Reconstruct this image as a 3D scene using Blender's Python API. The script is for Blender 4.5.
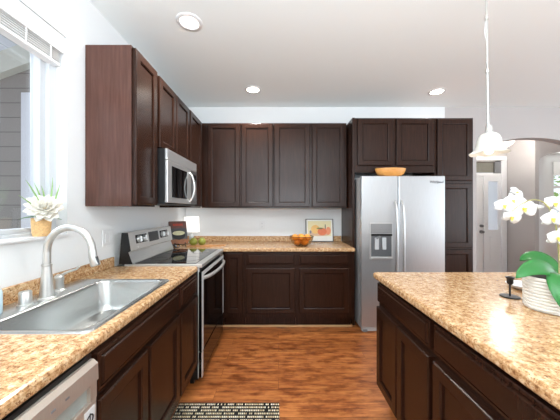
import bpy, bmesh, math, random
from mathutils import Vector, Matrix
random.seed(7)
C = bpy.context.scene.collection
R = math.radians
PI = math.pi
for o in list(bpy.data.objects):
    bpy.data.objects.remove(o)

# ------------------------------------------------------------------ camera
cd = bpy.data.cameras.new('camera'); cam = bpy.data.objects.new('camera', cd); C.objects.link(cam)
cam.location = (0, 0, 1.345); cam.rotation_euler = (R(90), 0, 0)
cd.sensor_width = 36; cd.lens = 255/560*36
cd.shift_x = 1.5/560; cd.shift_y = -0.5/560
cd.clip_start = 0.02; cd.clip_end = 200
bpy.context.scene.camera = cam

# ------------------------------------------------------------------ world, daylight, fill lamps, exposure
w = bpy.data.worlds.new('world'); bpy.context.scene.world = w; w.use_nodes = True
bgn = w.node_tree.nodes['Background']
bgn.inputs[0].default_value = (0.86, 0.94, 1.0, 1); bgn.inputs[1].default_value = 1.3
def area(name, loc, rot, sx, sy, power, col=(1, 1, 1)):
    l = bpy.data.lights.new(name, 'AREA'); l.shape = 'RECTANGLE'; l.size = sx; l.size_y = sy
    l.energy = power; l.color = col
    o = bpy.data.objects.new(name, l); C.objects.link(o); o.location = loc; o.rotation_euler = rot
    return o
area('daylight_rear_window', (0.7, -3.45, 1.40), (R(112), 0, 0), 4.0, 2.1, 28, (.90, .955, 1))
area('right_fill', (5.05, 0.2, 1.4), (R(110), 0, R(90)), 4.4, 1.9, 95, (.83, .925, 1))  # unseen fill lamp added in front of the right wall to brighten the room
sw = area('daylight_sink_window', (-2.7, 1.45, 2.45), (0, 0, 0), 1.2, 1.2, 45, (.94, .98, 1))
sw.rotation_euler = (Vector((-.75, .75, .9))-sw.location).to_track_quat('-Z', 'Y').to_euler()
area('daylight_hall_window', (7.3, 6.3, 1.9), (R(90), 0, R(180)), 1.6, 1.6, 30, (1, .99, .96))
area('ceiling_fill', (0.3, -1.25, 1.60), (R(169), 0, 0), 1.9, 1.2, 225, (.83, .925, 1))  # unseen lamp behind the camera, added to brighten the ceiling
vs = bpy.context.scene.view_settings
vs.view_transform = 'Standard'; vs.look = 'None'; vs.gamma = 1; vs.use_curve_mapping = False
vs.exposure = 0.18

# ------------------------------------------------------------------ materials
def lin(h):
    h = h.lstrip('#'); c = [int(h[i:i+2], 16)/255 for i in (0, 2, 4)]
    return tuple((x/12.92 if x <= .04045 else ((x+.055)/1.055)**2.4) for x in c) + (1,)
def mat(name, col, rough=.5, metal=0, spec=.5, coat=0, emit=None, es=0, trans=0, alpha=1, ior=1.45, bump=None, var=None):
    m = bpy.data.materials.new(name); m.use_nodes = True
    nt = m.node_tree; b = nt.nodes['Principled BSDF']
    c = lin(col) if isinstance(col, str) else col
    b.inputs['Base Color'].default_value = c
    b.inputs['Roughness'].default_value = rough; b.inputs['Metallic'].default_value = metal
    b.inputs['Specular IOR Level'].default_value = spec; b.inputs['Coat Weight'].default_value = coat
    b.inputs['Coat Roughness'].default_value = .12
    b.inputs['IOR'].default_value = ior
    b.inputs['Transmission Weight'].default_value = trans; b.inputs['Alpha'].default_value = alpha
    if emit: b.inputs['Emission Color'].default_value = lin(emit); b.inputs['Emission Strength'].default_value = es
    tc = nt.nodes.new('ShaderNodeTexCoord')
    nz = nt.nodes.new('ShaderNodeTexNoise'); nz.inputs['Scale'].default_value = (bump or (60, 0))[0]
    nt.links.new(tc.outputs['Object'], nz.inputs['Vector'])
    if bump:
        bp = nt.nodes.new('ShaderNodeBump'); bp.inputs['Strength'].default_value = bump[1]; bp.inputs['Distance'].default_value = .004
        nt.links.new(nz.outputs['Fac'], bp.inputs['Height']); nt.links.new(bp.outputs[0], b.inputs['Normal'])
    v = .04 if var is None else var
    if v:
        mx = nt.nodes.new('ShaderNodeMix'); mx.data_type = 'RGBA'
        mx.inputs['A'].default_value = tuple(x*(1-v) for x in c[:3])+(1,); mx.inputs['B'].default_value = tuple(min(1, x*(1+v)) for x in c[:3])+(1,)
        nt.links.new(nz.outputs['Fac'], mx.inputs['Factor']); nt.links.new(mx.outputs['Result'], b.inputs['Base Color'])
    return m
def ramp(nt, stops):
    r = nt.nodes.new('ShaderNodeValToRGB'); e = r.color_ramp.elements
    while len(e) < len(stops): e.new(.5)
    for i, (p, c) in enumerate(stops): e[i].position = p; e[i].color = lin(c) if isinstance(c, str) else c
    return r
def nodes(name):
    m = bpy.data.materials.new(name); m.use_nodes = True; nt = m.node_tree
    tc = nt.nodes.new('ShaderNodeTexCoord'); mp = nt.nodes.new('ShaderNodeMapping')
    nt.links.new(tc.outputs['Object'], mp.inputs['Vector'])
    return m, nt, nt.nodes['Principled BSDF'], mp, tc
def noise(nt, mp, scale, detail=4, rough=.5):
    n = nt.nodes.new('ShaderNodeTexNoise'); n.inputs['Scale'].default_value = scale
    n.inputs['Detail'].default_value = detail; n.inputs['Roughness'].default_value = rough
    nt.links.new(mp.outputs[0], n.inputs['Vector']); return n
def mixc(nt, fac, a, b, typ='MIX'):
    x = nt.nodes.new('ShaderNodeMix'); x.data_type = 'RGBA'; x.blend_type = typ
    for k, v in (('Factor', fac), ('A', a), ('B', b)):
        if hasattr(v, 'links'): nt.links.new(v, x.inputs[k])
        else: x.inputs[k].default_value = v if k == 'Factor' else (lin(v) if isinstance(v, str) else v)
    return x.outputs['Result']

def cabinet_wood(name='espresso_wood', cols=('#23130c', '#2e1a11', '#382116')):
    m, nt, b, mp, tc = nodes(name)
    mp.inputs['Scale'].default_value = (22, 22, 1.3)
    n = noise(nt, mp, 3.2, 6, .6)
    r = ramp(nt, [(.3, cols[0]), (.55, cols[1]), (.75, cols[2])])
    nt.links.new(n.outputs['Fac'], r.inputs[0]); nt.links.new(r.outputs[0], b.inputs['Base Color'])
    b.inputs['Roughness'].default_value = .27; b.inputs['Specular IOR Level'].default_value = .27
    b.inputs['Coat Weight'].default_value = .0; b.inputs['Coat Roughness'].default_value = .16
    return m
def granite():
    m, nt, b, mp, tc = nodes('speckled_counter')
    n1 = noise(nt, mp, 52, 5, .7); r1 = ramp(nt, [(.33, '#7c5434'), (.42, '#ab8056'), (.52, '#c69f74'), (.66, '#dec6a2')])
    nt.links.new(n1.outputs['Fac'], r1.inputs[0])
    n2 = noise(nt, mp, 105, 3, .7); r2 = ramp(nt, [(.56, (0, 0, 0, 1)), (.64, (1, 1, 1, 1))]); nt.links.new(n2.outputs['Fac'], r2.inputs[0])
    c = mixc(nt, r2.outputs[0], r1.outputs[0], '#7d5232')
    mp2 = nt.nodes.new('ShaderNodeMapping'); nt.links.new(tc.outputs['Object'], mp2.inputs[0]); mp2.inputs['Location'].default_value = (3, 7, 1)
    n3 = noise(nt, mp2, 150, 2, .6); r3 = ramp(nt, [(.64, (0, 0, 0, 1)), (.70, (1, 1, 1, 1))]); nt.links.new(n3.outputs['Fac'], r3.inputs[0])
    c = mixc(nt, r3.outputs[0], c, '#5a4638')
    nt.links.new(c, b.inputs['Base Color'])
    b.inputs['Roughness'].default_value = .2; b.inputs['Specular IOR Level'].default_value = .35
    return m
def floor_wood():
    m, nt, b, mp, tc = nodes('plank_floor')
    br = nt.nodes.new('ShaderNodeTexBrick'); nt.links.new(mp.outputs[0], br.inputs['Vector'])
    br.offset = .37; br.inputs['Scale'].default_value = 1
    br.inputs['Brick Width'].default_value = 1.25; br.inputs['Row Height'].default_value = .127
    br.inputs['Mortar Size'].default_value = .0012; br.inputs['Mortar Smooth'].default_value = .1; br.inputs['Bias'].default_value = 0
    br.inputs['Color1'].default_value = (0, 0, 0, 1); br.inputs['Color2'].default_value = (1, 1, 1, 1); br.inputs['Mortar'].default_value = (0, 0, 0, 1)
    mp2 = nt.nodes.new('ShaderNodeMapping'); nt.links.new(tc.outputs['Object'], mp2.inputs[0]); mp2.inputs['Scale'].default_value = (1.5, 13, 1)
    ad = nt.nodes.new('ShaderNodeVectorMath'); ad.operation = 'ADD'
    nt.links.new(mp2.outputs[0], ad.inputs[0])
    sc = nt.nodes.new('ShaderNodeVectorMath'); sc.operation = 'SCALE'; sc.inputs['Scale'].default_value = 9
    nt.links.new(br.outputs['Color'], sc.inputs[0]); nt.links.new(sc.outputs[0], ad.inputs[1])
    n = noise(nt, ad, 2.6, 10, .72)
    r = ramp(nt, [(.30, '#6e3c20'), (.44, '#a86234'), (.57, '#c47b42'), (.72, '#d29056')]); nt.links.new(n.outputs['Fac'], r.inputs[0])
    sh = ramp(nt, [(0, '#dfd8d2'), (1, '#ffffff')]); nt.links.new(br.outputs['Color'], sh.inputs[0])
    c = mixc(nt, 1.0, r.outputs[0], sh.outputs[0], 'MULTIPLY')
    mp3 = nt.nodes.new('ShaderNodeMapping'); nt.links.new(tc.outputs['Object'], mp3.inputs[0]); mp3.inputs['Scale'].default_value = (2.2, 6, 1)
    nb = noise(nt, mp3, 2.4, 5, .6); rb = ramp(nt, [(.36, '#bfaea4'), (.52, '#ffffff')]); nt.links.new(nb.outputs['Fac'], rb.inputs[0])
    c = mixc(nt, 1.0, c, rb.outputs[0], 'MULTIPLY')
    c = mixc(nt, br.outputs['Fac'], c, '#6b3a1e')
    nt.links.new(c, b.inputs['Base Color'])
    b.inputs['Roughness'].default_value = .36; b.inputs['Specular IOR Level'].default_value = .4
    return m
def rug_mat():
    m, nt, b, mp, tc = nodes('woven_rug')
    sep = nt.nodes.new('ShaderNodeSeparateXYZ'); nt.links.new(mp.outputs[0], sep.inputs[0])
    def M(op, a, bb=None):
        x = nt.nodes.new('ShaderNodeMath'); x.operation = op
        for i, v in enumerate((a, bb)):
            if v is None: continue
            if hasattr(v, 'links'): nt.links.new(v, x.inputs[i])
            else: x.inputs[i].default_value = v
        return x.outputs[0]
    row = M('FRACT', M('DIVIDE', sep.outputs['Y'], .0262))
    band = M('GREATER_THAN', row, .48)
    idx = M('FLOOR', M('DIVIDE', sep.outputs['Y'], .0262))
    dash = M('FRACT', M('ADD', M('DIVIDE', sep.outputs['X'], .0118), M('MULTIPLY', idx, .37)))
    cell = M('FLOOR', M('ADD', M('DIVIDE', sep.outputs['X'], .0118), M('MULTIPLY', idx, .37)))
    f = M('MULTIPLY', band, M('LESS_THAN', dash, .66))
    wn = nt.nodes.new('ShaderNodeTexWhiteNoise'); wn.noise_dimensions = '2D'
    cv = nt.nodes.new('ShaderNodeCombineXYZ'); nt.links.new(cell, cv.inputs[0]); nt.links.new(idx, cv.inputs[1]); nt.links.new(cv.outputs[0], wn.inputs['Vector'])
    f = M('MULTIPLY', f, M('GREATER_THAN', wn.outputs['Value'], .15))
    cr = ramp(nt, [(.1, '#b99f78'), (.6, '#e6d8b8'), (1, '#f1e9d6')]); nt.links.new(wn.outputs['Value'], cr.inputs[0])
    c = mixc(nt, f, '#15110f', cr.outputs[0])
    nt.links.new(c, b.inputs['Base Color']); b.inputs['Roughness'].default_value = .9
    bp = nt.nodes.new('ShaderNodeBump'); bp.inputs['Distance'].default_value = .004; nt.links.new(f, bp.inputs['Height']); nt.links.new(bp.outputs[0], b.inputs['Normal'])
    return m
def brushed(name, col, rough, dirs=(1, 1, 60), metal=.85):
    m, nt, b, mp, tc = nodes(name)
    mp.inputs['Scale'].default_value = dirs
    n = noise(nt, mp, 8, 3)
    r = ramp(nt, [(.3, tuple(x*.9 for x in lin(col)[:3])+(1,)), (.7, col)]); nt.links.new(n.outputs['Fac'], r.inputs[0])
    nt.links.new(r.outputs[0], b.inputs['Base Color'])
    b.inputs['Metallic'].default_value = metal; b.inputs['Roughness'].default_value = rough
    return m
def striped(name, c1, c2, axis, pitch, frac=.12, rough=.6, bump=.6):
    m, nt, b, mp, tc = nodes(name)
    sep = nt.nodes.new('ShaderNodeSeparateXYZ'); nt.links.new(mp.outputs[0], sep.inputs[0])
    d = nt.nodes.new('ShaderNodeMath'); d.operation = 'DIVIDE'; nt.links.new(sep.outputs[axis], d.inputs[0]); d.inputs[1].default_value = pitch
    f = nt.nodes.new('ShaderNodeMath'); f.operation = 'FRACT'; nt.links.new(d.outputs[0], f.inputs[0])
    r = ramp(nt, [(0, c2), (frac, c1)]); r.color_ramp.interpolation = 'LINEAR'; nt.links.new(f.outputs[0], r.inputs[0])
    nt.links.new(r.outputs[0], b.inputs['Base Color']); b.inputs['Roughness'].default_value = rough
    return m
def glass_mat(name, tint='#eef6f2', refl=1.0):
    m = bpy.data.materials.new(name); m.use_nodes = True; nt = m.node_tree; nt.nodes.clear()
    out = nt.nodes.new('ShaderNodeOutputMaterial'); t = nt.nodes.new('ShaderNodeBsdfTransparent'); t.inputs[0].default_value = lin(tint)
    g = nt.nodes.new('ShaderNodeBsdfGlossy'); g.inputs['Roughness'].default_value = .01
    lw = nt.nodes.new('ShaderNodeLayerWeight'); lw.inputs[0].default_value = .5
    p = nt.nodes.new('ShaderNodeMath'); p.operation = 'POWER'; p.inputs[1].default_value = 3.2; nt.links.new(lw.outputs['Facing'], p.inputs[0])
    q = nt.nodes.new('ShaderNodeMath'); q.operation = 'MULTIPLY_ADD'; q.inputs[1].default_value = .75*refl; q.inputs[2].default_value = .04*refl; nt.links.new(p.outputs[0], q.inputs[0])
    mx = nt.nodes.new('ShaderNodeMixShader'); nt.links.new(q.outputs[0], mx.inputs[0]); nt.links.new(t.outputs[0], mx.inputs[1]); nt.links.new(g.outputs[0], mx.inputs[2])
    nt.links.new(mx.outputs[0], out.inputs[0]); return m

WOOD = cabinet_wood(); GRAN = granite(); FLOOR = floor_wood(); RUG = rug_mat()
WALLW = mat('white_wall_paint', '#e3e4e4', .75, var=.01, bump=(220, .08))
GREIGE = mat('greige_wall_paint', '#b9b4b2', .75, var=.01, bump=(220, .08))
CEIL = mat('ceiling_paint', '#ecf0ef', .85, var=.01, bump=(160, .15))
WHITE = mat('white_trim', '#dfdfdf', .4, var=.01)
STEEL = brushed('brushed_steel', '#cfcfce', .33, (1, 60, 60), .72)
STEELV = brushed('brushed_steel_fridge', '#c6c8ca', .33, (40, 40, 1), .8)
STEELD = brushed('dark_steel', '#8f8f90', .3)
SINKM = brushed('sink_steel', '#b9bab8', .24, (50, 1, 1))
CHROME = brushed('satin_nickel', '#d0d0cd', .34, (1, 1, 1))
BLACKG = mat('black_glass', '#060607', .05, spec=.6, var=0)
BLACK = mat('black_plastic', '#131314', .4)
GREY = mat('grey_plastic', '#77787a', .4)
DGREY = mat('dark_grey_plastic', '#3b3c3e', .4)
GLASS = glass_mat('window_glass', '#f7f8fb', 1.0)
IRON = mat('black_iron', '#18181a', .45)
TAN = mat('tan_shoe_trim', '#c79a70', .5)

VENEER_SHEEN = cabinet_wood('end_panel_veneer_sheen', ['#4a3028', '#553931', '#5f4138'])  # lighter veneer; part of its tone is window reflection put into the colour
# ------------------------------------------------------------------ mesh helpers
def bx(bm, x0, x1, y0, y1, z0, z1, bev=0):
    vs_ = [bm.verts.new((x, y, z)) for x in (x0, x1) for y in (y0, y1) for z in (z0, z1)]
    fs = [(0, 1, 3, 2), (4, 6, 7, 5), (0, 4, 5, 1), (2, 3, 7, 6), (0, 2, 6, 4), (1, 5, 7, 3)]
    faces = [bm.faces.new([vs_[i] for i in f]) for f in fs]
    if bev:
        es = {e for f in faces for e in f.edges}
        bmesh.ops.bevel(bm, geom=list(es), offset=bev, segments=2, affect='EDGES', profile=.5)
    return bm
def obj(name, bm, m, parent=None, smooth=False, loc=None, rot=None):
    me = bpy.data.meshes.new(name)
    bmesh.ops.recalc_face_normals(bm, faces=bm.faces)
    bm.to_mesh(me); bm.free()
    ms = m if isinstance(m, (list, tuple)) else [m]
    for k in ms: me.materials.append(k)
    if smooth:
        for p in me.polygons: p.use_smooth = True
        try: me.set_sharp_from_angle(angle=R(40))
        except Exception: pass
    o = bpy.data.objects.new(name, me); C.objects.link(o)
    if parent: o.parent = parent
    if loc: o.location = loc
    if rot: o.rotation_euler = rot
    return o
def box(name, dims, m, parent=None, bev=0, **k):
    bm = bmesh.new(); bx(bm, *dims, bev=bev); return obj(name, bm, m, parent, **k)
def tag(o, label, cat, group=None):
    o['label'] = label; o['category'] = cat
    if group: o['group'] = group
    return o
def thing(name, label, cat, loc=(0, 0, 0), rz=0, group=None):
    o = bpy.data.objects.new(name, None); C.objects.link(o); o.location = loc; o.rotation_euler = (0, 0, rz)
    o.empty_display_size = .05
    return tag(o, label, cat, group)
def struct(o): o['kind'] = 'structure'; return o
def tube(bm, pts, rad, n=12, cap=True):
    pts = [Vector(p) for p in pts]; N = len(pts)
    rads = rad if isinstance(rad, (list, tuple)) else [rad]*N
    t0 = (pts[1]-pts[0]).normalized(); up = Vector((0, 0, 1)) if abs(t0.z) < .9 else Vector((1, 0, 0))
    u = t0.cross(up).normalized(); rings = []
    for i, p in enumerate(pts):
        t = (pts[min(i+1, N-1)]-pts[max(i-1, 0)]).normalized()
        u = (u - t*u.dot(t)).normalized(); v = t.cross(u)
        rings.append([bm.verts.new(p+(u*math.cos(a)+v*math.sin(a))*rads[i]) for a in [2*PI*k/n for k in range(n)]])
    for a, b in zip(rings, rings[1:]):
        for k in range(n): bm.faces.new((a[k], a[(k+1) % n], b[(k+1) % n], b[k]))
    if cap: bm.faces.new(rings[0][::-1]); bm.faces.new(rings[-1])
    return bm
def lathe(bm, prof, n=32, c=(0, 0, 0), sx=1, sy=1, fn=None):
    rings = []
    for i, (r, z) in enumerate(prof):
        if r < 1e-6: rings.append([bm.verts.new((c[0], c[1], c[2]+z))]); continue
        ring = []
        for k in range(n):
            a = 2*PI*k/n; rr, zz = (r, z) if not fn else fn(r, z, a)
            ring.append(bm.verts.new((c[0]+sx*rr*math.cos(a), c[1]+sy*rr*math.sin(a), c[2]+zz)))
        rings.append(ring)
    for a, b in zip(rings, rings[1:]):
        if len(a) == 1 and len(b) == 1: continue
        for k in range(n):
            k2 = (k+1) % n
            if len(a) == 1: bm.faces.new((a[0], b[k2], b[k]))
            elif len(b) == 1: bm.faces.new((a[k], a[k2], b[0]))
            else: bm.faces.new((a[k], a[k2], b[k2], b[k]))
    return bm
def loft(bm, rings, cap0=True, cap1=True):
    R_ = [[bm.verts.new(p) for p in r] for r in rings]; n = len(R_[0])
    for a, b in zip(R_, R_[1:]):
        for k in range(n): bm.faces.new((a[k], a[(k+1) % n], b[(k+1) % n], b[k]))
    if cap0: bm.faces.new(R_[0][::-1])
    if cap1: bm.faces.new(R_[-1])
    return bm
def rrect(x0, x1, y0, y1, r, z, n=6):
    pts = []
    for cx, cy, a0 in ((x1-r, y1-r, 0), (x0+r, y1-r, 90), (x0+r, y0+r, 180), (x1-r, y0+r, 270)):
        for k in range(n+1):
            a = R(a0+90*k/n); pts.append((cx+r*math.cos(a), cy+r*math.sin(a), z))
    return pts
def prism(bm, poly, axis, a, b):
    """poly of 2D points extruded along axis from a to b. axis y: (x,z); x: (y,z); z: (x,y)"""
    def P(p, t): return {'y': (p[0], t, p[1]), 'x': (t, p[0], p[1]), 'z': (p[0], p[1], t)}[axis]
    return loft(bm, [[P(p, a) for p in poly], [P(p, b) for p in poly]])
def sphere(bm, c, r, sx=1, sy=1, sz=1, n=16):
    prof = [(r*math.sin(PI*i/(n//2)), -r*sz*math.cos(PI*i/(n//2))) for i in range(n//2+1)]
    prof[0] = (0, prof[0][1]); prof[-1] = (0, prof[-1][1])
    return lathe(bm, prof, n, c, sx, sy)
def wall_holes(bm, plane, pos, thick, a0, a1, z0, z1, holes):
    """wall of boxes around rectangular holes. plane 'x' => spans y, plane 'y' => spans x"""
    cuts = sorted({a0, a1, *[h[0] for h in holes], *[h[1] for h in holes]})
    for p, q in zip(cuts, cuts[1:]):
        segs = [(z0, z1)]
        for h in holes:
            if h[0] <= p and q <= h[1]:
                segs = [s for sg in segs for s in ((sg[0], min(sg[1], h[2])), (max(sg[0], h[3]), sg[1])) if s[1]-s[0] > 1e-4]
        for s in segs:
            if plane == 'x': bx(bm, pos, pos+thick, p, q, s[0], s[1])
            else: bx(bm, p, q, pos, pos+thick, s[0], s[1])
    return bm

# ------------------------------------------------------------------ room shell
XW, YB, ZC = -1.265, 3.48, 2.743
struct(box('floor', (-1.385, 8.6, -3.7, 6.6, -.1, 0), FLOOR))
bm = bmesh.new(); bx(bm, -1.405, 8.6, -3.7, 5.32, ZC, ZC+.15); bx(bm, 4.77, 8.6, 5.32, 6.6, ZC, ZC+.15)
struct(obj('ceiling', bm, CEIL))
WY0, WY1, WZ0, WZ1 = .40, 1.525, 1.19, 2.372
bm = bmesh.new(); wall_holes(bm, 'x', XW-.14, .14, -3.7, YB+.12, 0, ZC, [(WY0, WY1, WZ0, WZ1)])
struct(obj('wall_left', bm, WALLW))
struct(box('wall_back', (XW, 2.27, YB, YB+.12, 0, ZC), WALLW))
# greige wall with arched opening to the hall
def arch_wall(name, x0, x1, y0, y1, cx, hw, zs, za, m):
    bm = bmesh.new(); bx(bm, x0, cx-hw, y0, y1, 0, ZC); bx(bm, cx+hw, x1, y0, y1, 0, ZC)
    N = 28; xs = [cx-hw*math.cos(PI*k/N) for k in range(N+1)]
    poly = [(x, zs+(za-zs)*math.sqrt(max(0, 1-((x-cx)/hw)**2))) for x in xs]
    poly = poly + [(cx+hw, ZC), (cx-hw, ZC)]
    prism(bm, poly, 'y', y0, y1)
    return struct(obj(name, bm, m))
arch_wall('wall_right_arch', 2.27, 5.3, YB, YB+.12, 3.47, .77, 2.02, 2.325, GREIGE)
struct(box('wall_hall_side', (4.65, 4.77, 4.70, 5.2, 0, ZC), GREIGE))
bm = bmesh.new(); wall_holes(bm, 'y', 5.2, .12, 2.3, 4.65, 0, ZC, [(3.68, 4.565, 0, 2.32)])
struct(obj('wall_hall_back', bm, GREIGE))
struct(box('wall_hall_left', (2.3, 2.42, YB+.12, 5.2, 0, ZC), GREIGE))
arch_wall('wall_hall_arch', 4.65, 8.4, 4.62, 4.70, 5.62, .90, 2.22, 2.43, GREIGE)
bm = bmesh.new(); wall_holes(bm, 'y', 6.4, .12, 4.77, 8.4, 0, ZC, [(6.85, 7.9, .9, 2.56)])
struct(obj('wall_dining_back', bm, WALLW))
struct(box('wall_dining_left', (4.77, 4.89, 4.70, 6.4, 0, ZC), WALLW))
struct(box('wall_dining_right', (8.4, 8.52, YB, 6.4, 0, ZC), WALLW))
bm = bmesh.new(); wall_holes(bm, 'x', 5.18, .12, -3.6, YB, 0, ZC, [(-2.1, 2.5, .5, 2.45)])
struct(obj('wall_right', bm, WALLW))
bm = bmesh.new(); wall_holes(bm, 'y', -3.7, .12, XW, 5.3, 0, ZC, [(-1.1, 3.0, .3, 2.5)])
struct(obj('wall_rear', bm, WALLW))

# window over the sink
win = thing('window_1', 'x', 'x'); del win['label']; del win['category']; struct(win)
bm = bmesh.new(); x0, x1 = XW-.14, XW-.085
for (ya, yb, za, zb) in ((WY0, WY0+.085, WZ0, WZ1), (WY1-.085, WY1, WZ0, WZ1), (WY0+.085, WY1-.085, WZ0, WZ0+.055), (WY0+.085, WY1-.085, WZ1-.06, WZ1)):
    bx(bm, x0, x1, ya, yb, za, zb, .004)
for (ya, yb, za, zb) in ((WY1-.05, WY1-.0, WZ0, WZ1), (WY0, WY0+.05, WZ0, WZ1), (WY0+.05, WY1-.05, WZ0, WZ0+.03)):
    bx(bm, x1-.002, x1+.022, ya, yb, za, zb, .004)
obj('window_frame', bm, mat('vinyl_frame', '#c2c5c8', .4, var=.01), win)
box('glass_pane', (XW-.122, XW-.116, WY0+.08, WY1-.08, WZ0+.05, WZ1-.055), GLASS, win)
bm = bmesh.new(); bx(bm, XW-.085, XW+.018, WY0-.02, WY1+.0, WZ0-.003, WZ0+.012, .003)
obj('window_sill', bm, WHITE, win)
bl = thing('window_blind', 'white horizontal slat blind pulled up at the top of the sink window', 'blind', (XW-.04, .96, WZ1))
bm = bmesh.new(); bx(bm, .02, .035, -.555, .555, -.105, -.004, .003); bx(bm, -.035, .02, -.55, .55, -.045, -.004)
obj('valance', bm, WHITE, bl)
bm = bmesh.new()
for k in range(9): bx(bm, -.035, .016, -.545, .545, -.055-.012*k-.003, -.055-.012*k)
obj('slat_stack', bm, mat('blind_slats', '#d8d8d6', .5), bl)
box('bottom_rail', (-.035, .018, -.545, .545, -.182, -.166), WHITE, bl, bev=.003)
for yy in (-.4, .33, .47):
    bm = bmesh.new(); tube(bm, [(.026, yy, -.05), (.028, yy+.002, -.13), (.026, yy, -.19)], .003, 6); obj('cord', bm, WHITE, bl)

# house wing seen through the window
hs = thing('house_wing', 'grey-green lap-sided house wing with a plank soffit outside the sink window', 'house', (-4.5, 4.1, 0))
bm = bmesh.new(); prism(bm, [(-3.5, -.5), (2.6, -.5), (2.6, 4.4), (-3.5, 2.2)], 'y', 0, .2)
obj('siding_wall', bm, striped('lap_siding', '#948e88', '#494644', 'Z', .235, .07), hs)
bm = bmesh.new(); prism(bm, [(-3.5, 2.16), (-3.5, 2.5), (2.6, 4.7), (2.6, 4.36)], 'y', -.12, 0)
obj('frieze_board', bm, mat('frieze_cream', '#d6d4c8', .5), hs)
bm = bmesh.new(); prism(bm, [(-3.5, 2.5), (-3.5, 2.6), (2.6, 4.8), (2.6, 4.7)], 'y', -1.7, 0)
obj('soffit', bm, striped('soffit_boards', '#e6e8f2', '#7f858d', 'X', .14, .09), hs)
box('corner_board', (.42, .60, -.06, .0, -.5, 3.2), mat('pale_corner_board', '#dadade', .5), hs)
struct(box('ground_outside', (-14, -1.45, -4, 14, -.6, -.5), mat('pale_bounce_ground', '#d2d1ca', .9)))  # unseen ground, coloured pale to throw light up onto the soffit

# front door seen through the arch
fd = struct(bpy.data.objects.new('door_1', None)); C.objects.link(fd); fd.location = (3.68, 5.2, 0)
bm = bmesh.new(); bx(bm, .86, .955, -.03, .04, 0, 2.34, .004); bx(bm, -.09, .955, -.035, .04, 2.34, 2.43, .006); bx(bm, -.09, 0, -.03, .04, 0, 2.34, .004)
bx(bm, .50, .54, -.01, .06, 0, 2.03); bx(bm, 0, .86, -.01, .06, 2.03, 2.08)
obj('door_frame', bm, WHITE, fd)
bm = bmesh.new(); bx(bm, .0, .495, .01, .05, .01, 2.03)
obj('door_leaf', bm, WHITE, fd)
bm = bmesh.new(); bx(bm, .54, .60, .0, .05, 0, 2.03); bx(bm, .80, .86, .0, .05, 0, 2.03); bx(bm, .60, .80, 0, .05, 0, .93); bx(bm, .60, .80, 0, .05, 1.92, 2.03)
bx(bm, .625, .775, -.012, 0, .30, .80, .006)
obj('sidelight', bm, WHITE, fd)
box('glass_pane', (.60, .80, .02, .03, .93, 1.92), GLASS, fd)
box('transom_pane', (.04, .74, .02, .03, 2.10, 2.32), glass_mat('transom_glass', '#cfc8bc', 1.2), fd)
box('transom_sash', (.74, .86, .0, .05, 2.08, 2.34), GREY, fd)
bm = bmesh.new(); sphere(bm, (.455, -.03, 1.01), .028, n=12); sphere(bm, (.455, -.045, .89), .03, n=12); tube(bm, [(.455, -.01, .89), (.455, -.045, .89)], .014); tube(bm, [(.455, .01, .89), (.455, -.012, .89)], .035, 16); tube(bm, [(.455, .01, 1.01), (.455, -.012, 1.01)], .03, 16)
obj('door_handle', bm, STEELD, fd, True)
# dining room window
dw = struct(bpy.data.objects.new('window_2', None)); C.objects.link(dw); dw.location = (6.85, 6.4, .9)
bm = bmesh.new()
for a in ((0, .07, 0, 1.66), (.98, 1.05, 0, 1.66), (.07, .98, 0, .07), (.07, .98, 1.59, 1.66), (.07, .98, .98, 1.04), (.49, .52, .07, 1.59)):
    bx(bm, a[0], a[1], .01, .06, a[2], a[3])
obj('window_frame', bm, WHITE, dw)
box('glass_pane', (.05, 1.0, .03, .04, .05, 1.61), GLASS, dw)
box('roller_shade', (.04, 1.01, -.01, .005, 1.30, 1.64), mat('shade_fabric', '#f2f2f0', .8), dw)
# tree outside it
tr = thing('garden_tree', 'leafy bright green tree outside the far dining window', 'tree', (8.3, 9.0, -.5))
bm = bmesh.new(); tube(bm, [(0, 0, 0), (.05, 0, 1.2), (0, .05, 2.4)], [.12, .09, .05], 8); obj('trunk', bm, mat('bark', '#5c4633', .9), tr)
bm = bmesh.new()
for i in range(1500):
    a = random.uniform(0, 2*PI); b_ = math.acos(random.uniform(-1, 1)); rr = random.uniform(.5, 1.3)
    c = Vector((rr*math.sin(b_)*math.cos(a), rr*math.sin(b_)*math.sin(a), 2.4+1.3*rr*math.cos(b_)))
    u = Vector([random.uniform(-1, 1) for _ in range(3)]).normalized()*.085; v = u.orthogonal().normalized()*.045
    bm.faces.new([bm.verts.new(c+p) for p in (u, v, -u, -v)])
obj('foliage', bm, mat('leaf_bright', '#8fb04a', .6), tr)

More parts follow.
